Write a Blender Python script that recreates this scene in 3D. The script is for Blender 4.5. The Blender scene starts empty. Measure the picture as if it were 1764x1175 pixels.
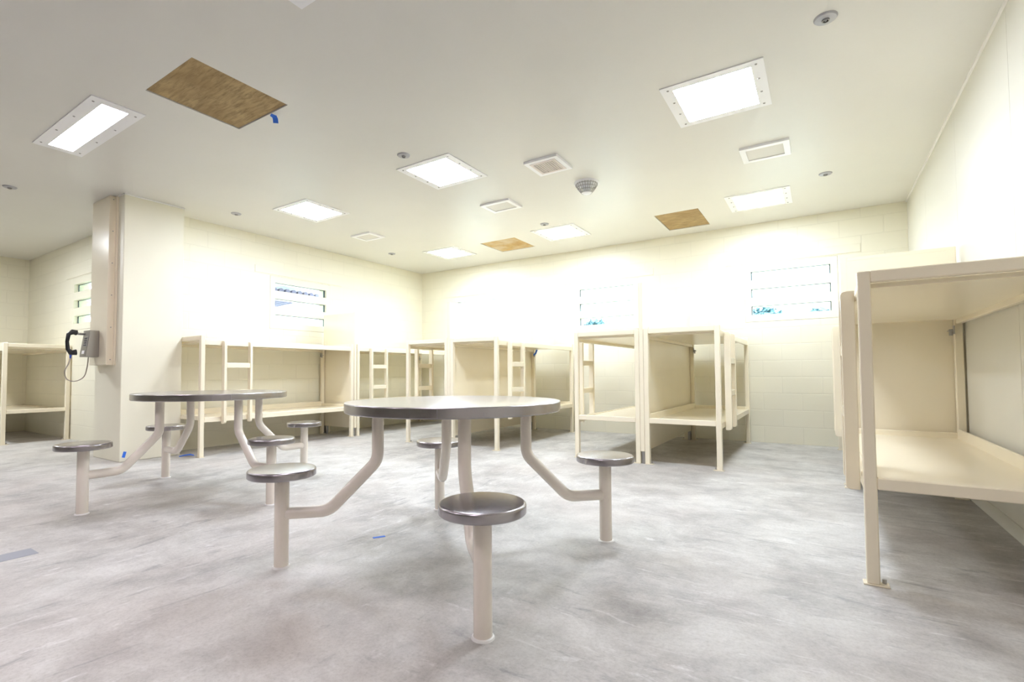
import bpy, bmesh, math, random
from mathutils import Vector, Matrix
random.seed(7)
PI = math.pi
sc = bpy.context.scene
col = sc.collection

# ------------------------------------------------------------------ camera
YAW, PITCH, ROLL, FPX = 0.5799, 0.0371, -0.0058, 853.81
cam_d = bpy.data.cameras.new('camera')
cam = bpy.data.objects.new('camera', cam_d); col.objects.link(cam)
cy_, sy_, cp_, sp_ = math.cos(YAW), math.sin(YAW), math.cos(PITCH), math.sin(PITCH)
fw = Vector((-sy_*cp_, cy_*cp_, sp_)); rt = Vector((cy_, sy_, 0)); up = rt.cross(fw)
cr_, sr_ = math.cos(ROLL), math.sin(ROLL)
r2 = cr_*rt + sr_*up; u2 = -sr_*rt + cr_*up
cam.matrix_world = Matrix(((r2.x, u2.x, -fw.x, 0), (r2.y, u2.y, -fw.y, 0), (r2.z, u2.z, -fw.z, 0.898), (0, 0, 0, 1)))
cam_d.sensor_fit = 'HORIZONTAL'; cam_d.sensor_width = 36.0
cam_d.lens = FPX/1764*36
cam_d.shift_x = 25.5/1764; cam_d.shift_y = 23.1/1764
cam_d.clip_start = 0.02; cam_d.clip_end = 300
sc.camera = cam

# ------------------------------------------------------------------ world, exposure
w = bpy.data.worlds.new('daylight'); sc.world = w; w.use_nodes = True
bg = w.node_tree.nodes['Background']
bg.inputs['Color'].default_value = (0.86, 0.93, 1.0, 1); bg.inputs['Strength'].default_value = 9.0
sc.view_settings.view_transform = 'Standard'; sc.view_settings.look = 'None'
sc.view_settings.gamma = 1.0; sc.view_settings.use_curve_mapping = False
sc.view_settings.exposure = 1.36
# radiance and colour of the lit ceiling diffusers: cool towards the far wall, pink tint added near to colour the foreground
LAMPS = {'far': (24.0, (.80, .895, 1.0, 1)), 'mid': (29.0, (.82, .895, 1.0, 1)), 'near': (13.0, (.98, .885, .98, 1)), 'alcove': (52.0, (.90, .95, 1.0, 1))}
sc.cycles.max_bounces = 10; sc.cycles.diffuse_bounces = 7; sc.cycles.transparent_max_bounces = 12
sc.cycles.sample_clamp_indirect = 12
sc.cycles.caustics_reflective = False; sc.cycles.caustics_refractive = False

# ------------------------------------------------------------------ measures
H = 2.798
XL, XR, YB = -6.372, 0.842, 7.115      # left, right and far wall
XP0, XP1, YP0, YP1 = -6.74, -6.057, 2.153, 2.735   # pilaster
XA, YA = -10.9, 2.568                  # alcove
YN = -9.0                              # wall behind
# ------------------------------------------------------------------ materials
def mat(name, c, rough=.5, metal=0., coat=0., spec=.5):
    m = bpy.data.materials.new(name); m.use_nodes = True
    b = m.node_tree.nodes['Principled BSDF']
    b.inputs['Base Color'].default_value = (*c, 1); b.inputs['Roughness'].default_value = rough
    b.inputs['Metallic'].default_value = metal; b.inputs['Coat Weight'].default_value = coat
    b.inputs['Specular IOR Level'].default_value = spec
    return m
def N(m, t, **kw):
    n = m.node_tree.nodes.new(t)
    for k, v in kw.items(): setattr(n, k, v)
    return n
def L(m, a, b): m.node_tree.links.new(a, b)
def B(m): return m.node_tree.nodes['Principled BSDF']
def ramp(m, fac, stops):
    r = N(m, 'ShaderNodeValToRGB'); L(m, fac, r.inputs[0])
    e = r.color_ramp.elements
    while len(e) < len(stops): e.new(.5)
    for k, (p, c) in enumerate(stops): e[k].position = p; e[k].color = (*c, 1)
    return r
def objcoord(m, scale=(1, 1, 1), rot=(0, 0, 0)):
    t = N(m, 'ShaderNodeTexCoord'); mp = N(m, 'ShaderNodeMapping')
    mp.inputs['Scale'].default_value = scale; mp.inputs['Rotation'].default_value = rot
    L(m, t.outputs['Object'], mp.inputs[0]); return mp.outputs[0]
def noise(m, vec, scale, detail=4, rough=.55, dist=0):
    n = N(m, 'ShaderNodeTexNoise'); n.inputs['Scale'].default_value = scale; n.inputs['Detail'].default_value = detail
    n.inputs['Roughness'].default_value = rough; n.inputs['Distortion'].default_value = dist
    L(m, vec, n.inputs['Vector']); return n.outputs['Fac']
def paint(name, c, rough, bump=.02, nscale=90):
    m = mat(name, c, rough)
    v = objcoord(m); n = noise(m, v, nscale, 3)
    bp = N(m, 'ShaderNodeBump'); bp.inputs['Strength'].default_value = bump; bp.inputs['Distance'].default_value = .01
    if bump > .015: L(m, n, bp.inputs['Height']); L(m, bp.outputs[0], B(m).inputs['Normal'])
    n2 = noise(m, v, 1.3, 3)
    r = ramp(m, n2, [(.3, tuple(x*.965 for x in c)), (.7, c)]); L(m, r.outputs[0], B(m).inputs['Base Color'])
    return m
CREAM = (.79, .755, .62)
def block_paint(name, axis):
    m = mat(name, CREAM, .42)
    t = N(m, 'ShaderNodeTexCoord'); s = N(m, 'ShaderNodeSeparateXYZ'); cb = N(m, 'ShaderNodeCombineXYZ')
    L(m, t.outputs['Object'], s.inputs[0])
    L(m, s.outputs[axis], cb.inputs[0]); L(m, s.outputs[2], cb.inputs[1])
    br = N(m, 'ShaderNodeTexBrick'); br.offset = .5
    br.inputs['Scale'].default_value = 1; br.inputs['Brick Width'].default_value = .42; br.inputs['Row Height'].default_value = .2065
    br.inputs['Mortar Size'].default_value = .007; br.inputs['Mortar Smooth'].default_value = .6
    br.inputs['Color1'].default_value = (*CREAM, 1); br.inputs['Color2'].default_value = (*[x*.97 for x in CREAM], 1)
    br.inputs['Mortar'].default_value = (*[x*.95 for x in CREAM], 1)
    L(m, cb.outputs[0], br.inputs['Vector']); L(m, br.outputs['Color'], B(m).inputs['Base Color'])
    inv = N(m, 'ShaderNodeMath', operation='SUBTRACT'); inv.inputs[0].default_value = 1; L(m, br.outputs['Fac'], inv.inputs[1])
    n = noise(m, t.outputs['Object'], 60, 3)
    ad = N(m, 'ShaderNodeMath', operation='MULTIPLY_ADD'); L(m, n, ad.inputs[0]); ad.inputs[1].default_value = .12; L(m, inv.outputs[0], ad.inputs[2])
    bp = N(m, 'ShaderNodeBump'); bp.inputs['Strength'].default_value = .3; bp.inputs['Distance'].default_value = .006
    L(m, ad.outputs[0], bp.inputs['Height']); L(m, bp.outputs[0], B(m).inputs['Normal'])
    return m
M = {}
M['block_x'] = block_paint('painted block courses along x', 0)
M['block_y'] = block_paint('painted block courses along y', 1)
M['wall'] = paint('smooth cream wall paint', CREAM, .48, .03)
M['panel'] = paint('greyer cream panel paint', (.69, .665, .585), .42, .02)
M['ceiling'] = paint('semi gloss ceiling paint', (.70, .685, .655), .37, .03, 40)
M['steel_paint'] = paint('glossy cream enamel', (.85, .775, .61), .22, .01)
M['pipe_paint'] = paint('glossy cream pipe enamel', (.87, .80, .715), .2, .01)
M['frame_white'] = paint('white fixture enamel', (.88, .88, .91), .35, .01)
M['screw'] = mat('screw metal', (.35, .34, .34), .4, 1)
M['grey_metal'] = mat('grey cast metal', (.42, .42, .46), .45, .6)
M['dark_void'] = mat('painted cavity shade', (.06, .055, .05), .8)  # near-black colour standing for the shade above the plywood patches
M['bracket'] = mat('bare steel bracket', (.45, .44, .43), .4, 1)
M['black'] = mat('black handset plastic', (.012, .012, .014), .3)
M['white_caulk'] = mat('white caulk', (.85, .84, .82), .5)
M['tape'] = mat('blue masking tape', (.03, .16, .72), .55)
M['louvre'] = mat('beige louvre enamel', (.74, .67, .65), .4)
M['perf'] = mat('perforated plate', (.6, .585, .56), .5)
def perf_mat(m):
    v = objcoord(m); vo = N(m, 'ShaderNodeTexVoronoi'); vo.inputs['Scale'].default_value = 110; vo.inputs['Randomness'].default_value = 0
    L(m, v, vo.inputs['Vector']); r = ramp(m, vo.outputs['Distance'], [(.18, (.18, .17, .16)), (.3, (.68, .66, .63))]); L(m, r.outputs[0], B(m).inputs['Base Color'])
perf_mat(M['perf'])
def stainless():
    m = mat('brushed stainless steel', (.60, .58, .58), .3, 1)
    v = objcoord(m, (1, 1, 1)); n = noise(m, v, 3, 4)
    v2 = objcoord(m, (260, 260, 3)); n2 = noise(m, v2, 1, 2)
    r = ramp(m, n, [(.3, (.36, .34, .36)), (.7, (.50, .48, .50))]); L(m, r.outputs[0], B(m).inputs['Base Color'])
    mr = N(m, 'ShaderNodeMapRange'); mr.inputs['To Min'].default_value = .16; mr.inputs['To Max'].default_value = .32
    L(m, n2, mr.inputs['Value']); L(m, mr.outputs[0], B(m).inputs['Roughness'])
    return m
M['stainless'] = stainless()
def concrete():
    m = mat('worn polished concrete', (.5, .5, .5), .5)
    v = objcoord(m)
    def stretch(sx, sy, rz): return objcoord(m, (sx, sy, 1), (0, 0, rz))
    def mixf(fac, a, b):
        n = N(m, 'ShaderNodeMix'); n.data_type = 'FLOAT'; L(m, fac, n.inputs[0]); L(m, a, n.inputs[2]); L(m, b, n.inputs[3]); return n.outputs[0]
    def mixc(fac, a, c, k):
        n = N(m, 'ShaderNodeMix'); n.data_type = 'RGBA'; mm = N(m, 'ShaderNodeMath', operation='MULTIPLY'); mm.inputs[1].default_value = k
        L(m, fac, mm.inputs[0]); L(m, mm.outputs[0], n.inputs[0]); L(m, a, n.inputs[6]); n.inputs[7].default_value = (*c, 1); return n.outputs[2]
    def lift(n, k):
        x = N(m, 'ShaderNodeMath', operation='MULTIPLY'); x.inputs[1].default_value = k; L(m, n, x.inputs[0]); return x.outputs[0]
    def add(a, b):
        x = N(m, 'ShaderNodeMath', operation='ADD'); L(m, a, x.inputs[0]); L(m, b, x.inputs[1]); return x.outputs[0]
    sep = N(m, 'ShaderNodeSeparateXYZ'); L(m, v, sep.inputs[0])
    mr = N(m, 'ShaderNodeMapRange'); mr.inputs['From Min'].default_value = -2.0; mr.inputs['From Max'].default_value = -.6
    L(m, sep.outputs[0], mr.inputs['Value']); side = mr.outputs[0]
    cloud = noise(m, v, 2.2, 14, .74, .25)
    broad = noise(m, v, .5, 3, .5)
    streak = mixf(side, noise(m, stretch(2.2, 1.3, .25), 1.8, 14, .75, .4), noise(m, stretch(1.3, 2.4, -.15), 1.8, 14, .75, .4))
    tone = add(add(lift(cloud, .5), lift(broad, .2)), lift(streak, .30))
    base = ramp(m, tone, [(.36, (.26, .245, .235)), (.45, (.39, .373, .358)), (.53, (.52, .505, .482)), (.66, (.70, .688, .665))]).outputs[0]
    # pale scuffs
    sc1 = mixf(side, noise(m, stretch(5.5, 1.2, .3), 3.0, 10, .72, 1.2), noise(m, stretch(1.2, 6.0, -.2), 3.0, 10, .72, 1.2))
    base = mixc(ramp(m, sc1, [(.56, (0, 0, 0)), (.70, (1, 1, 1))]).outputs[0], base, (.80, .795, .79), .6)
    # dark drag marks
    sc2 = mixf(side, noise(m, stretch(4.0, .9, .35), 2.1, 9, .7, 1.6), noise(m, stretch(.8, 4.2, -.1), 2.1, 9, .7, 1.6))
    base = mixc(ramp(m, sc2, [(.57, (0, 0, 0)), (.68, (1, 1, 1))]).outputs[0], base, (.2, .197, .205), .6)
    warm = noise(m, v, .8, 4, .5, .3)
    base = mixc(ramp(m, warm, [(.5, (0, 0, 0)), (.68, (1, 1, 1))]).outputs[0], base, (.55, .485, .45), .35)
    # fine grain and pits
    gr = noise(m, v, 75, 6, .75); r3 = ramp(m, gr, [(.34, (.84, .83, .82)), (.54, (1, 1, 1))])
    mul = N(m, 'ShaderNodeMix'); mul.data_type = 'RGBA'; mul.blend_type = 'MULTIPLY'; mul.inputs[0].default_value = 1
    L(m, base, mul.inputs[6]); L(m, r3.outputs[0], mul.inputs[7]); L(m, mul.outputs[2], B(m).inputs['Base Color'])
    rr = N(m, 'ShaderNodeMapRange'); rr.inputs['To Min'].default_value = .42; rr.inputs['To Max'].default_value = .68
    L(m, streak, rr.inputs['Value']); L(m, rr.outputs[0], B(m).inputs['Roughness'])
    bp = N(m, 'ShaderNodeBump'); bp.inputs['Strength'].default_value = .15; bp.inputs['Distance'].default_value = .004
    L(m, sc1, bp.inputs['Height']); L(m, bp.outputs[0], B(m).inputs['Normal'])
    return m
M['concrete'] = concrete()
def plywood(name, light, dark, wet):
    m = mat(name, light, .7)
    v = objcoord(m, (2.0, 14, 1), (0, 0, .03)); n = noise(m, v, 3, 10, .72, .6)
    n2 = noise(m, objcoord(m), 3.0, 5, .6, .4)
    r = ramp(m, n, [(.3, dark), (.55, light), (.75, tuple(min(1, x*1.2) for x in light))])
    r2 = ramp(m, n2, [(.42, (0, 0, 0)), (.62, (1, 1, 1))])
    mx = N(m, 'ShaderNodeMix'); mx.data_type = 'RGBA'; mx.inputs[7].default_value = (*wet, 1)
    k = N(m, 'ShaderNodeMath', operation='MULTIPLY'); k.inputs[1].default_value = .6; L(m, r2.outputs[0], k.inputs[0])
    L(m, k.outputs[0], mx.inputs[0]); L(m, r.outputs[0], mx.inputs[6]); L(m, mx.outputs[2], B(m).inputs['Base Color'])
    return m
M['ply'] = plywood('stained plywood', (.44, .31, .14), (.15, .09, .03), (.27, .165, .06))
M['ply_orange'] = plywood('scraped plywood', (.52, .34, .12), (.3, .16, .04), (.62, .55, .42))
M['phone_steel'] = mat('phone steel', (.36, .34, .31), .38, .85)
M['cord'] = mat('armoured steel cord', (.42, .38, .34), .35, 1)
M['key'] = mat('phone keys', (.17, .17, .19), .4, .3)
M['blue_plastic'] = mat('blue strain relief', (.03, .08, .4), .4)
M['gasket'] = mat('dark teal window gasket', (.02, .055, .075), .4)
M['patch'] = mat('blue grey floor patch', (.3, .31, .35), .6)
def lamp_mat(k):
    m = bpy.data.materials.new('lit diffuser ' + k); m.use_nodes = True
    b = B(m); b.inputs['Base Color'].default_value = (.9, .9, .9, 1)
    b.inputs['Emission Color'].default_value = LAMPS[k][1]; b.inputs['Emission Strength'].default_value = LAMPS[k][0]
    return m
for k in LAMPS: M['lamp_'+k] = lamp_mat(k)
M['lamp_off'] = mat('unlit diffuser', (.8, .8, .82), .4)
def glass():
    m = bpy.data.materials.new('window glass'); m.use_nodes = True
    nt = m.node_tree; nt.nodes.remove(B(m)); out = nt.nodes['Material Output']
    tr = N(m, 'ShaderNodeBsdfTransparent'); tr.inputs[0].default_value = (.86, .95, .97, 1)
    gl = N(m, 'ShaderNodeBsdfGlossy'); gl.inputs['Roughness'].default_value = .04
    mx = N(m, 'ShaderNodeMixShader'); mx.inputs[0].default_value = .06
    L(m, tr.outputs[0], mx.inputs[1]); L(m, gl.outputs[0], mx.inputs[2]); L(m, mx.outputs[0], out.inputs[0])
    return m
M['glass'] = glass()

# ------------------------------------------------------------------ mesh helpers
class MB:
    def __init__(s): s.bm = bmesh.new()
    def box(s, x0, x1, y0, y1, z0, z1, bev=0, seg=1):
        if x0 > x1: x0, x1 = x1, x0
        t = bmesh.new(); bmesh.ops.create_cube(t, size=1)
        for v in t.verts: v.co = Vector(((x0+x1)/2+v.co.x*(x1-x0), (y0+y1)/2+v.co.y*(y1-y0), (z0+z1)/2+v.co.z*(z1-z0)))
        if bev: bmesh.ops.bevel(t, geom=t.edges[:], offset=bev, segments=seg, affect='EDGES', profile=.5)
        s.merge(t); return s
    def merge(s, t, mtx=None):
        if mtx is not None: bmesh.ops.transform(t, matrix=mtx, verts=t.verts)
        me = bpy.data.meshes.new('tmp'); t.to_mesh(me); t.free(); s.bm.from_mesh(me); bpy.data.meshes.remove(me)
    def lathe(s, prof, n=48, c=(0, 0, 0)):
        rings = []
        for r, z in prof:
            if r < 1e-6: rings.append([s.bm.verts.new((c[0], c[1], c[2]+z))])
            else: rings.append([s.bm.verts.new((c[0]+r*math.cos(2*PI*k/n), c[1]+r*math.sin(2*PI*k/n), c[2]+z)) for k in range(n)])
        for a, b in zip(rings, rings[1:]):
            for k in range(n):
                k2 = (k+1) % n
                if len(a) == 1 and len(b) == 1: break
                if len(a) == 1: s.bm.faces.new((a[0], b[k], b[k2]))
                elif len(b) == 1: s.bm.faces.new((a[k], b[0], a[k2]))
                else: s.bm.faces.new((a[k], b[k], b[k2], a[k2]))
        bmesh.ops.recalc_face_normals(s.bm, faces=s.bm.faces[:]); return s
    def cyl(s, p0, p1, r, n=20): return s.tube([p0, p1], r, n)
    def tube(s, pts, r, n=16, caps=True):
        pts = [Vector(p) for p in pts]; rings = []; ref = None
        rs = r if isinstance(r, (list, tuple)) else [r]*len(pts)
        for i, p in enumerate(pts):
            t = (pts[min(i+1, len(pts)-1)] - pts[max(i-1, 0)]).normalized()
            if ref is None: ref = t.orthogonal().normalized()
            ref = (ref - t*ref.dot(t)).normalized(); b = t.cross(ref)
            rings.append([s.bm.verts.new(p + rs[i]*(math.cos(2*PI*k/n)*ref + math.sin(2*PI*k/n)*b)) for k in range(n)])
        for a, b in zip(rings, rings[1:]):
            for k in range(n): s.bm.faces.new((a[k], a[(k+1) % n], b[(k+1) % n], b[k]))
        if caps: s.bm.faces.new(rings[0][::-1]); s.bm.faces.new(rings[-1])
        bmesh.ops.recalc_face_normals(s.bm, faces=s.bm.faces[:]); return s
    def prism(s, poly, axis, a0, a1, bev=0):
        # polygon in the two other axes, extruded along axis
        t = bmesh.new(); o = [k for k in range(3) if k != axis]
        def P(p, a):
            v = [0, 0, 0]; v[o[0]] = p[0]; v[o[1]] = p[1]; v[axis] = a; return v
        A = [t.verts.new(P(p, a0)) for p in poly]; C = [t.verts.new(P(p, a1)) for p in poly]
        t.faces.new(A); t.faces.new(C[::-1]); n = len(poly)
        for k in range(n): t.faces.new((A[k], C[k], C[(k+1) % n], A[(k+1) % n]))
        bmesh.ops.recalc_face_normals(t, faces=t.faces[:])
        if bev: bmesh.ops.bevel(t, geom=t.edges[:], offset=bev, segments=1, affect='EDGES')
        s.merge(t); return s
    def slab(s, axis, a0, a1, u, v, holes):
        # wall slab perpendicular to axis between a0 and a1, with rectangular holes (u0,u1,v0,v1) cut right through
        us = sorted({u[0], u[1], *[h[0] for h in holes], *[h[1] for h in holes]}); vs = sorted({v[0], v[1], *[h[2] for h in holes], *[h[3] for h in holes]})
        o = [k for k in range(3) if k != axis]; cache = {}
        def V(i, j, a):
            if (i, j, a) not in cache:
                p = [0, 0, 0]; p[o[0]] = us[i]; p[o[1]] = vs[j]; p[axis] = a0 if a == 0 else a1; cache[i, j, a] = s.bm.verts.new(p)
            return cache[i, j, a]
        def solid(i, j):
            if i < 0 or j < 0 or i >= len(us)-1 or j >= len(vs)-1: return False
            cu, cv = (us[i]+us[i+1])/2, (vs[j]+vs[j+1])/2
            return not any(h[0] < cu < h[1] and h[2] < cv < h[3] for h in holes)
        for i in range(len(us)-1):
            for j in range(len(vs)-1):
                if not solid(i, j): continue
                for a in (0, 1): s.bm.faces.new((V(i, j, a), V(i+1, j, a), V(i+1, j+1, a), V(i, j+1, a)))
                if not solid(i-1, j): s.bm.faces.new((V(i, j, 0), V(i, j+1, 0), V(i, j+1, 1), V(i, j, 1)))
                if not solid(i+1, j): s.bm.faces.new((V(i+1, j, 0), V(i+1, j+1, 0), V(i+1, j+1, 1), V(i+1, j, 1)))
                if not solid(i, j-1): s.bm.faces.new((V(i, j, 0), V(i+1, j, 0), V(i+1, j, 1), V(i, j, 1)))
                if not solid(i, j+1): s.bm.faces.new((V(i, j+1, 0), V(i+1, j+1, 0), V(i+1, j+1, 1), V(i, j+1, 1)))
        bmesh.ops.recalc_face_normals(s.bm, faces=s.bm.faces[:]); return s
    def mesh(s, name, m, smooth=None):
        me = bpy.data.meshes.new(name); s.bm.to_mesh(me); s.bm.free(); me.materials.append(m)
        if smooth:
            me.polygons.foreach_set('use_smooth', [True]*len(me.polygons))
            me.set_sharp_from_angle(angle=smooth)
        return me
def link(name, me, parent=None, loc=(0, 0, 0), rot=(0, 0, 0)):
    o = bpy.data.objects.new(name, me); col.objects.link(o); o.location = loc; o.rotation_euler = rot
    if parent: o.parent = parent
    return o
CACHE = {}
def part(name, key, build, m, parent, loc=(0, 0, 0), rot=(0, 0, 0), smooth=None, label=None):
    # one mesh object per part; repeats of the same key share the mesh data
    if key not in CACHE: CACHE[key] = build().mesh(name, m, smooth)
    o = link(name, CACHE[key], parent, loc, rot)
    if label: o['label'] = label
    return o
def tag(o, label, cat, group=None, kind=None):
    o['label'] = label; o['category'] = cat
    if group: o['group'] = group
    if kind: o['kind'] = kind
    return o
def thing(name, label, cat, loc=(0, 0, 0), rz=0, group=None):
    o = bpy.data.objects.new(name, None); col.objects.link(o); o.location = loc; o.rotation_euler = (0, 0, rz)
    o.empty_display_size = .1
    return tag(o, label, cat, group)
def struct(name, mb, m, label=None, cat=None, parent=None, smooth=None):
    o = link(name, mb.mesh(name, m, smooth), parent)
    if parent is None:
        o['kind'] = 'structure'
        if label: tag(o, label, cat)
    return o
SM = math.radians(35)

# ------------------------------------------------------------------ room shell
T = .2
WIN_W, PL_W = .855, 1.0                      # slit width, plate width
SLITS = [(1.62, 1.735), (1.843, 1.957), (2.066, 2.182)]
PZ = (1.53, 2.272)
win_back = [-5.11, -2.705, -.315]            # centres along x
win_left = 4.492                             # centre along y
win_alc = -8.43
def plate_hole(c): return (c-PL_W/2, c+PL_W/2, PZ[0], PZ[1])
fl = MB(); fl.box(XA-T, XR+T, YN-T, YB+T, -.15, 0)
struct('floor', fl, M['concrete'], 'scuffed pale grey polished concrete floor of the dormitory', 'floor')
PLY = [(-3.735, -3.112, 1.43, 2.068, 'ply'), (-4.163, -3.572, 5.91, 6.523, 'ply_orange'), (-1.671, -1.163, 6.055, 6.808, 'ply')]
ce = MB(); ce.slab(2, H, H+T, (XA-T, XR+T), (YN-T, YB+T), [p[:4] for p in PLY])
struct('ceiling', ce, M['ceiling'], 'glossy cream painted ceiling with lights and plywood patches', 'ceiling')
mb = MB(); mb.slab(1, YB, YB+T, (XL-T, XR+T), (0, H), [plate_hole(c) for c in win_back])
struct('wall_back', mb, M['block_x'], 'far cream painted block wall with three slit windows', 'wall')
mb = MB(); mb.slab(0, XL-T, XL, (YA+T, YB), (0, H), [plate_hole(win_left)])
struct('wall_left', mb, M['block_y'], 'left cream painted block wall behind the long bunks, with one slit window', 'wall')
mb = MB(); mb.slab(1, YA, YA+T, (XA-T, XL), (0, H), [plate_hole(win_alc)])
struct('wall_alcove', mb, M['block_x'], 'cream block wall left of the pilaster, with slit window behind the phone', 'wall')
mb = MB(); mb.box(XA-T, XA, YN-T, YA, 0, H)
struct('wall_far_left', mb, M['block_y'], 'cream block wall at the left edge above the corner bunk', 'wall')
mb = MB(); mb.box(XA, XR, YN-T, YN, 0, H)
struct('wall_front', mb, M['block_x'], 'cream block wall behind the viewer', 'wall')
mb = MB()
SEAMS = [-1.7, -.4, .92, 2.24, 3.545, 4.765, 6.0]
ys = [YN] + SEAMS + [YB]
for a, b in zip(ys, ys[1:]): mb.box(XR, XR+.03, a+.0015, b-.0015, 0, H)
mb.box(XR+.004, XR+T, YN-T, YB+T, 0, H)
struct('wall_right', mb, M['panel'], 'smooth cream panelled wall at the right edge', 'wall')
mb = MB(); mb.box(XP0, XP1, YP0, YP1, 0, H, .006)
struct('wall_pilaster', mb, M['wall'], 'cream painted pilaster standing between the phone and the first long bunk', 'wall')
# caulk lines and base strip
mb = MB(); mb.box(XR-.012, XR, YN, YB, H-.014, H)
struct('trim_1', mb, M['white_caulk'], 'pale caulk line where the right wall meets the ceiling', 'trim')
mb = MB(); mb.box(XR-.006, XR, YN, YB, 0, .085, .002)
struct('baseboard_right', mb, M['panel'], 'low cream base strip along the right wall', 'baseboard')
mb = MB(); mb.box(XP1, XP1+.01, YP0-.01, YP1, H-.012, H); mb.box(XP0, XP1+.01, YP0-.01, YP0, H-.012, H)
struct('trim_2', mb, M['white_caulk'], 'pale caulk line around the top of the pilaster', 'trim')

def window(n, axis, c, face, out, label, gd=.018):
    # axis: direction the window runs along (0 = x, 1 = y); face: wall plane; out: +1/-1 direction to the outside
    root = bpy.data.objects.new('window_%d' % n, None); col.objects.link(root); root['kind'] = 'structure'
    tag(root, label, 'window')
    root.location = (c, face, 0) if axis == 0 else (face, c, 0)
    nax = 1 if axis == 0 else 0
    def bx(mb, u0, u1, d0, d1, z0, z1, bev=0):
        d0, d1 = sorted((d0*out, d1*out))
        if axis == 0: mb.box(u0, u1, d0, d1, z0, z1, bev)
        else: mb.box(d0, d1, u0, u1, z0, z1, bev)
    mb = MB(); d = sorted((-.002*out, .17*out))
    mb.slab(nax, d[0], d[1], (-PL_W/2+.003, PL_W/2-.003), (PZ[0]+.003, PZ[1]-.003), [(-WIN_W/2, WIN_W/2, a, b) for a, b in SLITS])
    link('window_frame', mb.mesh('window_frame', M['wall']), root)
    for a, b in SLITS:
        g = MB(); bx(g, -WIN_W/2, WIN_W/2, .048, .053, a, b)
        p = link('pane', g.mesh('pane', M['glass']), root)
        k = MB(); q = .011
        bx(k, -WIN_W/2, -WIN_W/2+q, .053-gd, .054, a, b); bx(k, WIN_W/2-q, WIN_W/2, .053-gd, .054, a, b); bx(k, -WIN_W/2, WIN_W/2, .053-gd, .054, b-.005, b)
        link('gasket', k.mesh('gasket', M['gasket']), p)
    mb = MB(); bx(mb, -.725, .725, -.008, .01, 2.285, 2.384, .003)
    link('lintel', mb.mesh('lintel', M['wall']), root)
    return root
for i, c in enumerate(win_back):
    window(i+1, 0, c, YB, 1, ['slit window in the far wall nearest the left corner', 'middle slit window in the far wall, behind the tall divider', 'slit window in the far wall nearest the right corner'][i])
window(4, 1, win_left, XL, -1, 'slit window in the left wall above the long bunk')
window(5, 0, win_alc, YA, 1, 'slit window half hidden behind the phone chase', .007)

# ------------------------------------------------------------------ bunks
W_, LN, Z1, Z2, LG = .695, 2.10, .449, 1.323, .046
def leg_mb(): return MB().box(-LG/2, LG/2, -LG/2, LG/2, .006, Z2, .004)
def bunk(label, x, y, s, ladder=True):
    """x: closed (wall or divider) side, y: near end, s: +1/-1 the way the open side faces"""
    t = thing('bunk_bed', label, 'bunk bed', (x, y, 0), 0, 'cream steel bunk beds')
    h = LG/2
    for lx in (h, W_-h):
        for ly in (h, LN-h):
            lg = part('leg', 'leg', leg_mb, M['steel_paint'], t, (s*lx, ly, 0))
            o_ = s if lx < .1 else -s
            part('floor_plate', 'fp%d%d' % (o_, lx < .1), lambda: MB().box(o_*-.023 - (0 if lx < .1 else o_*.012), o_*.055, -.027, .027, 0, .007, .002), M['steel_paint'], lg)
            part('anchor_bolt', 'ab%d' % o_, lambda: MB().cyl((o_*.038, .01, .006), (o_*.038, .01, .024), .008, 6), M['bracket'], lg)
    for zt, drop in ((Z1, .018), (Z2, .042)):
        nm = 'lower' if zt == Z1 else 'upper'
        for yy in (h, LN-h):
            part('end_rail', 'er%d' % s, lambda: MB().box(s*LG, s*(W_-LG), -.022, .022, -.05, 0, .004), M['steel_paint'], t, (0, yy, zt))
        zs = zt-drop
        for xx, k in ((.02, 'back'), (W_-.02, 'front')):
            part('side_rail', 'sr', lambda: MB().box(-.016, .016, LG, LN-LG, -.058, 0, .004), M['steel_paint'], t, (s*xx, 0, zs))
        def deck():
            m_ = MB(); m_.box(s*.036, s*(W_-.036), .045, LN-.045, -.028, -.008)
            m_.box(s*.036, s*.052, .05, LN-.05, -.012, .058, .004)
            m_.box(s*.036, s*(W_-.04), LN-.062, LN-.046, -.012, .03, .004)
            return m_
        part('bed_pan', 'deck%d' % s, deck, M['steel_paint'], t, (0, 0, zs))
    def brk():
        m_ = MB(); m_.box(s*.05, s*.085, LN-.09, LN-.048, 1.17, 1.176); m_.box(s*.05, s*.056, LN-.09, LN-.048, 1.15, 1.21)
        m_.tube([(s*.068, LN-.07, 1.14), (s*.068, LN-.07, 1.185)], .011, 8); return m_
    part('corner_bracket', 'brk%d' % s, brk, M['bracket'], t)
    if ladder:
        def grp(): return MB().box(s*.002, s*.012, -.02, .32, 1.22, 1.26, .002)
        la = part('ladder', 'lad%d' % s, lambda: MB().box(s*.0, s*.014, .0, .33, 1.222, 1.262, .002), M['steel_paint'], t, (s*(W_), .225, 0))
        for yy in (0, .30):
            def stile():
                pts = []; x0, x1, z0, z1, r = .0, .056, .348, 1.274, .022
                for cx, cz, a0 in ((x1-r, z0+r, -90), (x1-r, z1-r, 0)):
                    for k in range(6):
                        a = math.radians(a0+k*18); pts.append((s*(cx+r*math.cos(a)), cz+r*math.sin(a)))
                pts += [(s*x0, z1), (s*x0, z0)]
                return MB().prism(pts, 1, 0, .03, .003)
            part('stile', 'stile%d' % s, stile, M['steel_paint'], la, (0, yy, 0))
        for zz in (.695, 1.0):
            part('rung', 'rung%d' % s, lambda: MB().box(s*.004, s*.052, .03, .30, -.028, .028, .004), M['steel_paint'], la, (0, 0, zz))
    return t
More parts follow.
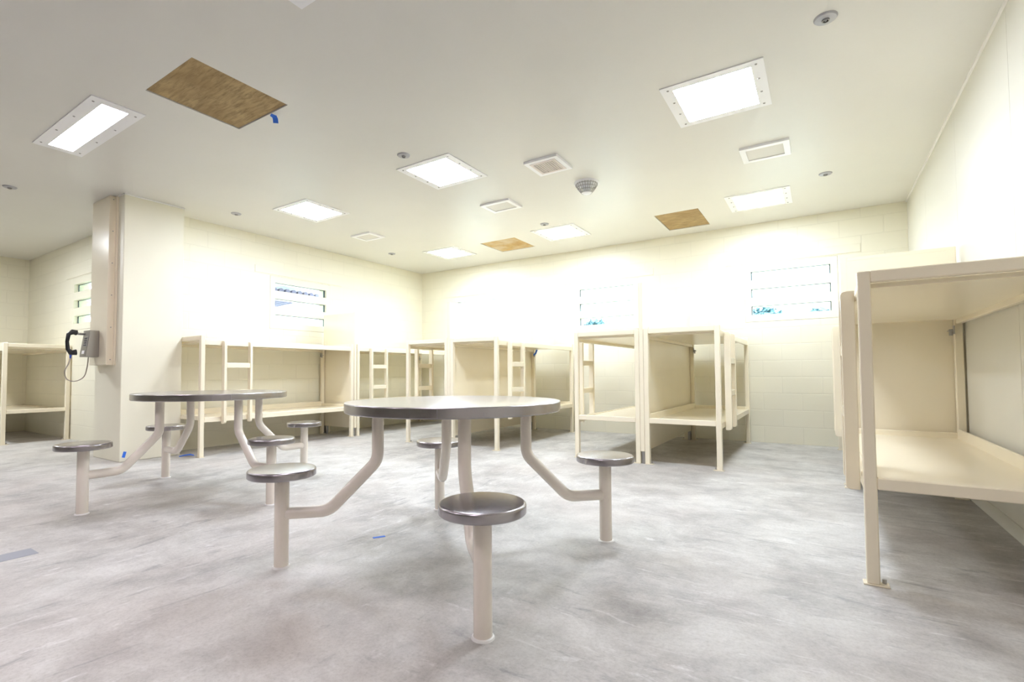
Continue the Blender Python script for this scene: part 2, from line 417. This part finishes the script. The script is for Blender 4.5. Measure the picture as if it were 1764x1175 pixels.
def divider(label, loc, along, length, z1=1.785):
    t = thing('privacy_divider', label, 'divider', loc, 0, 'steel privacy dividers between bunks')
    th = .04
    def pan():
        m_ = MB()
        if along == 1:
            m_.box(-th/2+.001, th/2-.001, .01, length-.01, .12, z1-.001); m_.box(-th/2, th/2, 0, .046, .12, z1, .004); m_.box(-th/2, th/2, length-.046, length, .12, z1, .004)
            m_.box(-th/2, th/2, .046, length-.046, z1-.03, z1, .004); m_.box(-th/2, th/2, .046, length-.046, .12, .15, .004)
        else:
            m_.box(.01, length-.01, -th/2+.001, th/2-.001, .12, z1-.001); m_.box(0, .046, -th/2, th/2, .12, z1, .004); m_.box(length-.046, length, -th/2, th/2, .12, z1, .004)
            m_.box(.046, length-.046, -th/2, th/2, z1-.03, z1, .004); m_.box(.046, length-.046, -th/2, th/2, .12, .15, .004)
        return m_
    part('panel', label, pan, M['steel_paint'], t)
    for d in (.05, length-.05):
        lc = (0, d, 0) if along == 1 else (d, 0, 0)
        part('foot', 'divfoot%d' % along, lambda: MB().box(-.016 if along else -.03, .016 if along else .03, -.03 if along else -.016, .03 if along else .016, 0, .13, .003), M['bracket'], t, lc, label='bare grey steel foot')
    return t
XLB = -6.322
bunk('long cream steel bunk bed along the left wall, just right of the pilaster', XLB, 2.754-.023, 1)
divider('steel divider standing across the left wall between the two long bunks', (XLB, 4.862, 0), 0, W_)
bunk('cream steel bunk bed along the left wall nearest the far corner', XLB, 4.895, 1)
NX, NY = -3.856, 4.79
bunk('left bunk bed of the back-to-back pair behind the nearer round table', NX-.022, NY, -1)
divider('tall steel divider between the back-to-back bunks behind the nearer round table', (NX, NY, 0), 1, LN)
bunk('right bunk bed of the back-to-back pair behind the nearer round table, with blue tape inside', NX+.022, NY, 1)
MX, MY = -1.4876, 4.858
bunk('open left bunk bed of the pair in front of the middle far window', MX-.022, MY, -1)
divider('tall steel divider rising in front of the middle far window', (MX, MY, 0), 1, LN)
bunk('right bunk bed beside the bare far wall blocks, closed side to the tall divider', MX+.022, MY, 1)
bunk('large pinkish cream bunk bed in the right foreground against the smooth wall', XR-.012, 2.617, -1)
divider('steel divider rising behind the large right foreground bunk', (.137, 4.757, 0), 0, W_-.01)
bunk('bunk bed hidden behind the large right foreground bunk, only its ladder showing', XR-.012, 4.80, -1)
# the alcove bunk lies across, its end facing the room
q = bunk('boxy cream bunk bed in the left corner alcove, seen end on at the left edge', -8.868, YA-.012-.0, 1, ladder=False)
q.rotation_euler = (0, 0, PI/2); 
q.location = (-8.868, YA-.71, 0)

# ------------------------------------------------------------------ tables with seats
RS, RT, TH = .8105, .533, .76
def disc(r, z1, th, bev):
    pr = [(0, z1)]
    pr += [(r-bev, z1)]
    for k in range(1, 6):
        a = math.radians(90-k*18); pr.append((r-bev+bev*math.cos(a), z1-bev+bev*math.sin(a)))
    pr += [(r, z1-th+.004), (r-.004, z1-th), (r-.022, z1-th), (r-.022, z1-.012), (0, z1-.012)]
    return pr
def arm_path():
    # fillet a polyline in the (r,z) plane
    P = [Vector((.374, 0, .742)), Vector((.374, 0, .475)), Vector((.60, 0, .246)), Vector((.79, 0, .246))]
    out = [P[0]]
    for i, rad in ((1, .10), (2, .10)):
        a, b, c = P[i-1], P[i], P[i+1]
        d0 = (a-b).normalized(); d1 = (c-b).normalized()
        th = d0.angle(d1); cut = min(rad/math.tan(th/2), .12)
        p0, p1 = b+d0*cut, b+d1*cut
        for k in range(9):
            u = k/8; out.append((1-u)**2*p0 + 2*u*(1-u)*b + u*u*p1)
    out.append(P[3]); return out
def table(label, x, y, ang):
    t = thing('canteen_table', label, 'table', (x, y, 0), ang, 'round steel tables with fixed seats')
    part('tabletop', 'top', lambda: MB().lathe(disc(RT, TH, .047, .006), 96), M['stainless'], t, smooth=SM)
    part('top_frame', 'tf', lambda: MB().box(-.42, .42, -.03, .03, TH-.046, TH-.013).box(-.03, .03, -.42, -.031, TH-.046, TH-.013).box(-.03, .03, .031, .42, TH-.046, TH-.013), M['pipe_paint'], t)
    for k in range(4):
        a = k*PI/2; p = (RS*math.cos(a), RS*math.sin(a), 0)
        part('arm', 'arm', lambda: MB().tube(arm_path(), .0285, 20), M['pipe_paint'], t, (0, 0, 0), (0, 0, a), SM)
        po = part('seat_post', 'post', lambda: MB().tube([(0, 0, .004), (0, 0, .425)], .0325, 24), M['pipe_paint'], t, p, (0, 0, a), SM)
        part('floor_ring', 'fr', lambda: MB().lathe([(.0325, .008), (.038, .006), (.041, 0), (.0325, 0), (.0325, .008)], 28), M['white_caulk'], po, (0, 0, 0), (0, 0, 0), SM, label='white caulk ring at floor')
        part('seat', 'seat', lambda: MB().lathe(disc(.151, .4566, .037, .010), 64), M['stainless'], t, p, (0, 0, a), SM)
    return t
table('nearer round stainless table with four fixed seats, in the middle of the floor', -1.5593, 1.9804, PI/4)
table('farther round stainless table with four fixed seats, in front of the pilaster', -4.0145, 2.0473, 1.5512)

# ------------------------------------------------------------------ ceiling fittings
def ceiling_light(label, x0, x1, y0, y1, mx, my, screws, lit='mid'):
    cx, cy = (x0+x1)/2, (y0+y1)/2; hx, hy = (x1-x0)/2, (y1-y0)/2
    t = thing('ceiling_light', label, 'ceiling light', (cx, cy, H), 0, 'recessed ceiling lights')
    k = 'cl%.2f%.2f%.2f' % (hx, hy, mx)
    def fr():
        m_ = MB(); m_.slab(2, -.007, 0, (-hx, hx), (-hy, hy), [(-hx+mx, hx-mx, -hy+my, hy-my)])
        return m_
    part('frame', k+'f', fr, M['frame_white'], t)
    part('diffuser', k+'d'+lit, lambda: MB().box(-hx+mx-.001, hx-mx+.001, -hy+my-.001, hy-my+.001, -.0055, -.001), M['lamp_'+lit], t)
    for sxy in screws(hx, hy):
        part('screw', 'scr', lambda: MB().lathe([(0, -.004), (.006, -.003), (.0085, 0), (0, 0)], 10), M['screw'], t, (sxy[0], sxy[1], -.007))
def scr_y(hx, hy):      # along the two edges that run in y
    return [(sx*(hx-.045), -hy+.045+(2*hy-.09)*k/3) for sx in (-1, 1) for k in range(4)]
def scr_x(hx, hy):      # along the two edges that run in x
    return [(-hx+.08+(2*hx-.16)*k/3, sy*(hy-.035)) for sy in (-1, 1) for k in range(4)]
ceiling_light('long narrow lit ceiling light at the upper left, left of the large plywood patch', -5.335, -4.09, 1.25, 1.573, .075, .082, scr_x, 'near')
ceiling_light('large bright square ceiling light at the upper right of the ceiling', -.87, -.25, 3.335, 3.957, .075, .06, scr_y, 'mid')
ceiling_light('square ceiling light in the middle, left of the louvred vent', -3.27, -2.65, 3.295, 3.897, .075, .06, scr_y, 'mid')
ceiling_light('square ceiling light over the long left bunk, left of centre', -5.25, -4.63, 3.305, 3.91, .075, .06, scr_y, 'mid')
ceiling_light('glowing ceiling light nearest the far left corner of the room', -5.19, -4.57, 5.80, 6.40, .075, .06, scr_y, 'far')
ceiling_light('glowing ceiling light in the middle of the far row, right of the orange plywood patch', -3.23, -2.61, 5.76, 6.36, .075, .06, scr_y, 'far')
ceiling_light('glowing ceiling light nearest the far right corner of the room', -.85, -.23, 5.83, 6.435, .075, .06, scr_y, 'far')
ceiling_light('ceiling light cut by the top edge, only one frame corner showing', -2.215, -.97, 1.225, 1.545, .075, .082, scr_x, 'near')

for x_ in (-5.0, -2.95, -.56):
    ceiling_light('ceiling light behind the viewer', x_-.31, x_+.31, -1.3, -.7, .075, .06, scr_y, 'near')
ceiling_light('ceiling light over the alcove, beyond the left edge of the picture', -8.75, -8.13, .55, 1.15, .075, .06, scr_y, 'alcove')
for (x0, x1, y0, y1, k), lb in zip(PLY, ('large stained plywood patch in the near left of the ceiling', 'orange scraped plywood patch in the ceiling near the far left corner', 'small brown plywood patch in the ceiling towards the far right')):
    mb = MB(); mb.box(-(x1-x0)/2+.006, (x1-x0)/2-.006, -(y1-y0)/2+.006, (y1-y0)/2-.006, 0, .018)
    o = link('plywood_patch', mb.mesh('plywood_patch', M[k]), None, ((x0+x1)/2, (y0+y1)/2, H+.006))
    tag(o, lb, 'plywood panel', 'plywood patches in the ceiling')
    mb = MB(); mb.box(x0+.0005, x1-.0005, y0+.0005, y1-.0005, H+.0245, H+.03)
    c_ = link('cavity_shade', mb.mesh('cavity_shade', M['dark_void']), o); c_.matrix_parent_inverse = Matrix.Translation(-o.location)  # dark sheet added so the gap round the plywood looks unlit

def vent(label, x0, x1, y0, y1):
    cx, cy, hx, hy = (x0+x1)/2, (y0+y1)/2, (x1-x0)/2, (y1-y0)/2
    t = thing('ceiling_vent', label, 'vent', (cx, cy, H), 0, 'flat perforated ceiling vents')
    part('frame', 'vf%.3f%.3f' % (hx, hy), lambda: MB().slab(2, -.02, 0, (-hx, hx), (-hy, hy), [(-hx+.045, hx-.045, -hy+.045, hy-.045)]), M['frame_white'], t)
    part('perforated_plate', 'vp%.3f%.3f' % (hx, hy), lambda: MB().box(-hx+.044, hx-.044, -hy+.044, hy-.044, -.014, -.004), M['perf'], t)
vent('perforated vent in the middle of the ceiling, left of the smoke detector', -3.19, -2.81, 4.53, 4.83)
vent('perforated vent in the ceiling above the far left bunk', -5.385, -5.02, 4.557, 4.845)
vent('perforated vent in the ceiling at the right, above the right foreground bunk', -.547, -.178, 4.62, 4.945)
t = thing('louvred_vent', 'beige louvred vent in the ceiling, nearest the middle', 'vent', (-2.045, 3.99, H), 0)
hx = .165
part('frame', 'lvf', lambda: MB().slab(2, -.022, 0, (-hx, hx), (-hx, hx), [(-hx+.04, hx-.04, -hx+.04, hx-.04)]), M['frame_white'], t)
part('core', 'lvc', lambda: MB().slab(2, -.026, -.002, (-hx+.04, hx-.04), (-hx+.04, hx-.04), [(-hx+.06, hx-.06, -hx+.06, hx-.06)]), M['louvre'], t)
M['vent_shade'] = mat('painted shade of vent throat', (.2, .16, .15), .7)  # shade between the slats put into the backing colour
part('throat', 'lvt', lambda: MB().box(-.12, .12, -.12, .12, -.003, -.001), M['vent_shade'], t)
for k in range(10):
    part('slat', 'slat', lambda: MB().prism([(-.005, -.024), (.003, -.0245), (.011, -.006), (.006, -.005)], 1, -.105, .105), M['louvre'], t, (-.1+k*.0215, 0, 0))
spots = [(.063, 3.15, 'grey ceiling disc at the upper right corner of the picture'), (.074, 5.676, 'grey ceiling disc near the far right corner, beside the right wall'),
         (-3.002, 3.115, 'grey ceiling disc just left of the middle square light'), (-5.75, 3.162, 'grey ceiling disc between the pilaster and the left square light'),
         (-2.926, 5.59, 'grey ceiling disc beside the middle light of the far row'), (-5.665, 5.614, 'grey ceiling disc near the far left corner, beside the left wall'),
         (-6.797, 1.435, 'grey ceiling disc at the left edge, left of the pilaster')]
for x, y, lb in spots:
    t = thing('sprinkler_disc', lb, 'sprinkler', (x, y, H), 0, 'round grey sprinkler covers')
    part('cover_plate', 'sp1', lambda: MB().lathe([(.018, -.012), (.05, -.009), (.0555, -.003), (.056, 0), (.018, 0)], 36), M['grey_metal'], t, smooth=SM)
    part('ring', 'sp2', lambda: MB().lathe([(.0, -.008), (.013, -.008), (.013, -.019), (.018, -.019), (.0185, -.002), (0, -.002)], 24), M['screw'], t, smooth=SM)
    part('nozzle', 'sp3', lambda: MB().lathe([(0, -.018), (.005, -.017), (.007, -.006), (0, -.006)], 12), M['grey_metal'], t, smooth=SM)
t = thing('smoke_detector', 'chrome caged smoke detector hanging from the ceiling, right of the louvred vent', 'smoke detector', (-1.93, 4.60, H), 0)
t.scale = (1.18, 1.18, 1.1)
part('base_ring', 'sd1', lambda: MB().lathe([(0, -.02), (.075, -.022), (.103, -.014), (.106, 0), (0, 0)], 40), M['frame_white'], t, smooth=SM)
part('sensor', 'sd2', lambda: MB().lathe([(0, -.080), (.026, -.078), (.034, -.055), (.045, -.02), (0, -.02)], 32), M['frame_white'], t, smooth=SM)
def cage():
    m_ = MB()
    for r, z in ((.092, -.022), (.080, -.046), (.064, -.07), (.045, -.094)):
        m_.tube([(r*math.cos(2*PI*k/40), r*math.sin(2*PI*k/40), z) for k in range(41)], .003, 6, False)
    for k in range(24):
        a = 2*PI*k/24; m_.tube([(r*math.cos(a), r*math.sin(a), z) for r, z in ((.096, -.014), (.080, -.046), (.064, -.07), (.045, -.094))], .0024, 5)
    return m_
part('wire_cage', 'sd3', cage, M['bracket'], t, smooth=SM)
part('bottom_cap', 'sd4', lambda: MB().lathe([(0, -.104), (.034, -.101), (.046, -.092), (0, -.092)], 28), M['frame_white'], t, smooth=SM)

# ------------------------------------------------------------------ chase, phone
CY = YP0-.066
t = thing('conduit_cover', 'tall cream steel chase from ceiling to the phone on the pilaster', 'conduit cover', (0, 0, 0))
part('cover', 'ch1', lambda: MB().box(-6.70, -6.245, CY, YP0, 1.005, H, .004), M['steel_paint'], t)
part('mounting_flange', 'ch2', lambda: MB().box(-6.246, -6.195, YP0-.012, YP0, 1.0, H, .002), M['steel_paint'], t)
for k in range(6):
    part('screw', 'chs', lambda: MB().tube([(0, 0, 0), (.003, 0, 0)], .0055, 10), M['screw'], t, (-6.245, CY+.034, 1.06+k*.34))
PX, PZ0, PZ1 = -6.52, 1.09, 1.372
t = thing('wall_phone', 'steel wall phone with black handset on the pilaster chase', 'phone', (PX, CY, 0))
def pbody():
    return MB().prism([(-.0, PZ0), (-.115, PZ0), (-.115, PZ0+.02), (-.085, PZ1-.04), (-.085, PZ1), (0, PZ1)], 0, -.085, .085, .003)
part('phone_body', 'ph1', pbody, M['phone_steel'], t)
def sl(z): return -.115+.03*max(0, min(1, (z-PZ0-.02)/(PZ1-PZ0-.06)))
part('keypad_plate', 'ph2', lambda: MB().box(.0, .075, -.006, 0, -.06, .06, .001), M['bracket'], t, (0, sl(1.25)-.001, 1.25), (math.radians(-7.7), 0, 0))
for r in range(4):
    for c in range(3):
        z = 1.285-r*.024
        part('key', 'phk', lambda: MB().box(-.008, .008, -.008, 0, -.008, .008, .002), M['key'], t, (.016+c*.022, sl(z)-.006, z))
part('instruction_card', 'ph3', lambda: MB().box(-.03, .04, -.002, 0, -.018, .018), M['frame_white'], t, (.0, sl(1.14)-.001, 1.14), (math.radians(-7.7), 0, 0))
part('cradle_hook', 'ph4', lambda: MB().tube([(-.045, -.08, 1.335), (-.045, -.14, 1.335), (-.045, -.155, 1.35)], .012, 10).box(-.075, -.015, -.15, -.135, 1.325, 1.345, .004), M['bracket'], t)
hs = part('handset', 'ph5', lambda: MB().tube([(-.045, -.155, 1.345), (-.045, -.19, 1.352), (-.045, -.222, 1.325), (-.045, -.232, 1.25), (-.045, -.225, 1.17), (-.045, -.20, 1.135), (-.045, -.155, 1.14)], [.029, .027, .019, .0165, .0185, .028, .031], 16), M['black'], t, smooth=math.radians(60))
part('strain_relief', 'ph6', lambda: MB().tube([(-.045, -.2, 1.115), (-.045, -.203, 1.075)], [.011, .007], 10), M['blue_plastic'], hs)
def cord():
    P = [Vector(p) for p in ((-.045, -.203, 1.08), (-.045, -.215, 1.02), (-.05, -.245, .94), (-.05, -.225, .86), (-.03, -.165, .835), (.0, -.1, .88), (.005, -.075, .98), (.005, -.065, PZ0+.005))]
    pts = []
    for i in range(len(P)-1):
        p0, p1, p2, p3 = P[max(i-1, 0)], P[i], P[i+1], P[min(i+2, len(P)-1)]
        for k in range(8):
            u = k/8; pts.append(.5*((2*p1)+(-p0+p2)*u+(2*p0-5*p1+4*p2-p3)*u*u+(-p0+3*p1-3*p2+p3)*u**3))
    pts.append(P[-1]); return MB().tube(pts, .0055, 8)
part('cord', 'ph7', cord, M['cord'], t, smooth=math.radians(60))

# ------------------------------------------------------------------ blue tape, floor patch
def tape(label, pts, wd, nrm):
    nrm = Vector(nrm); mb = MB(); P = [Vector(p) for p in pts]
    vs = []
    for i, p in enumerate(P):
        d = (P[min(i+1, len(P)-1)]-P[max(i-1, 0)]).normalized(); sd = d.cross(nrm).normalized()*wd/2
        vs.append([mb.bm.verts.new(p+sd*a+nrm*b) for a, b in ((-1, 0), (1, 0), (1, .0012), (-1, .0012))])
    for a, b in zip(vs, vs[1:]):
        for k in range(4): mb.bm.faces.new((a[k], a[(k+1) % 4], b[(k+1) % 4], b[k]))
    mb.bm.faces.new(vs[0]); mb.bm.faces.new(vs[-1][::-1])
    bmesh.ops.recalc_face_normals(mb.bm, faces=mb.bm.faces[:])
    o = link('blue_tape', mb.mesh('blue_tape', M['tape'])); tag(o, label, 'tape', 'scraps of blue masking tape')
tape('scrap of blue tape on the floor left of the front seat', [(-2.075, 1.918, .0005), (-2.04, 1.975, .0005)], .022, (0, 0, 1))
tape('blue tape tab on the foot of the pilaster corner', [(XP1+.0005, 2.19, .045), (XP1+.0005, 2.205, .105)], .028, (1, 0, 0))
tape('curled blue tape on the floor by the first leg of the long left bunk', [(-5.92, 2.66, .0005), (-5.885, 2.70, .012), (-5.86, 2.75, .016), (-5.86, 2.79, .0005)], .03, (.35, 0, 1))
tape('blue tape scrap hanging from the ceiling beside the large plywood patch', [(-3.315, 2.07, H-.001), (-3.318, 2.095, H-.006), (-3.325, 2.11, H-.02), (-3.335, 2.12, H-.045)], .036, (.8, -.5, -.3))
tape('blue tape tag hanging inside the right bunk behind the nearer round table', [(NX+.15, NY+LN-.10, 1.2525), (NX+.13, NY+LN-.105, 1.20), (NX+.10, NY+LN-.11, 1.17)], .03, (0, -1, .2))
mb = MB(); mb.box(-3.465, -3.335, .25, .853, -.001, .0012)
o = link('floor_patch', mb.mesh('floor_patch', M['patch'])); tag(o, 'blue grey rectangular strip on the floor at the left edge', 'floor patch')

# ------------------------------------------------------------------ outside, seen through the slits
mb = MB(); mb.box(-40, 30, YB+T, 45, -.4, -.2); mb.box(-40, XA-T, -10, YB+T, -.4, -.2); mb.box(XA-T, XL-T, YA+T, YB+T, -.4, -.2)
M['ground'] = mat('pale gravel', (.3, .3, .28), .9)
struct('ground', mb, M['ground'], 'pale ground outside the windows', 'ground')
M['roof'] = mat('dark lavender roof', (.10, .09, .15), .6)
M['leaf'] = mat('dark shrub leaves', (.03, .075, .085), .6)
t = thing('roof_eave', 'row of dark rounded roof ends seen through the top slit of the left window', 'roof', (-9.6, 0, 0))
def eave():
    m_ = MB()
    for k in range(13):
        m_.tube([(0, 5.38+k*.15, 2.675), (-1.6, 5.38+k*.15, 2.60)], .055, 12)
    return m_
part('corrugated_roof', 'eave', eave, M['roof'], t)
for yy in (5.45, 5.95): part('post', 'eavepost', lambda: MB().box(-.05, .05, -.05, .05, -.2, 2.6), M['roof'], t, (-.9, yy, 0))
def shrub(label, x, y, h, r, seed):
    rnd = random.Random(seed); t = thing('shrub', label, 'shrub', (x, y, -.2))
    mb = MB()
    for k in range(520):
        u, a = rnd.uniform(-.75, 1), rnd.uniform(0, 2*PI); rr = r*math.sqrt(max(0, 1-u*u))*rnd.uniform(.55, 1.1)
        c = Vector((rr*math.cos(a), rr*math.sin(a)*.7, h-r*.75+u*r*.75*rnd.uniform(.6, 1.05)))
        d = Vector((rnd.uniform(-1, 1), rnd.uniform(-1, 1), rnd.uniform(-.4, 1))).normalized(); e = d.orthogonal().normalized(); l = rnd.uniform(.05, .1)
        vs = [mb.bm.verts.new(c+p) for p in (-d*l, e*l*.4, d*l, -e*l*.4)]; mb.bm.faces.new(vs)
    link('foliage', mb.mesh('foliage', M['leaf']), t)
    part('stem', 'stem%d' % seed, lambda: MB().tube([(0, 0, 0), (.03, 0, h*.5), (0, .02, h*.8)], [.05, .04, .015], 8), M['leaf'], t)
shrub('dark shrub outside the window nearest the right corner, at its left', -.95, 11.0, 2.36, .45, 3)
shrub('low dark shrub outside the window nearest the right corner, at its right', -.02, 11.3, 2.28, .33, 5)
shrub('dark shrub outside the middle window, seen left of the tall divider', -4.45, 11.0, 2.34, .4, 8)
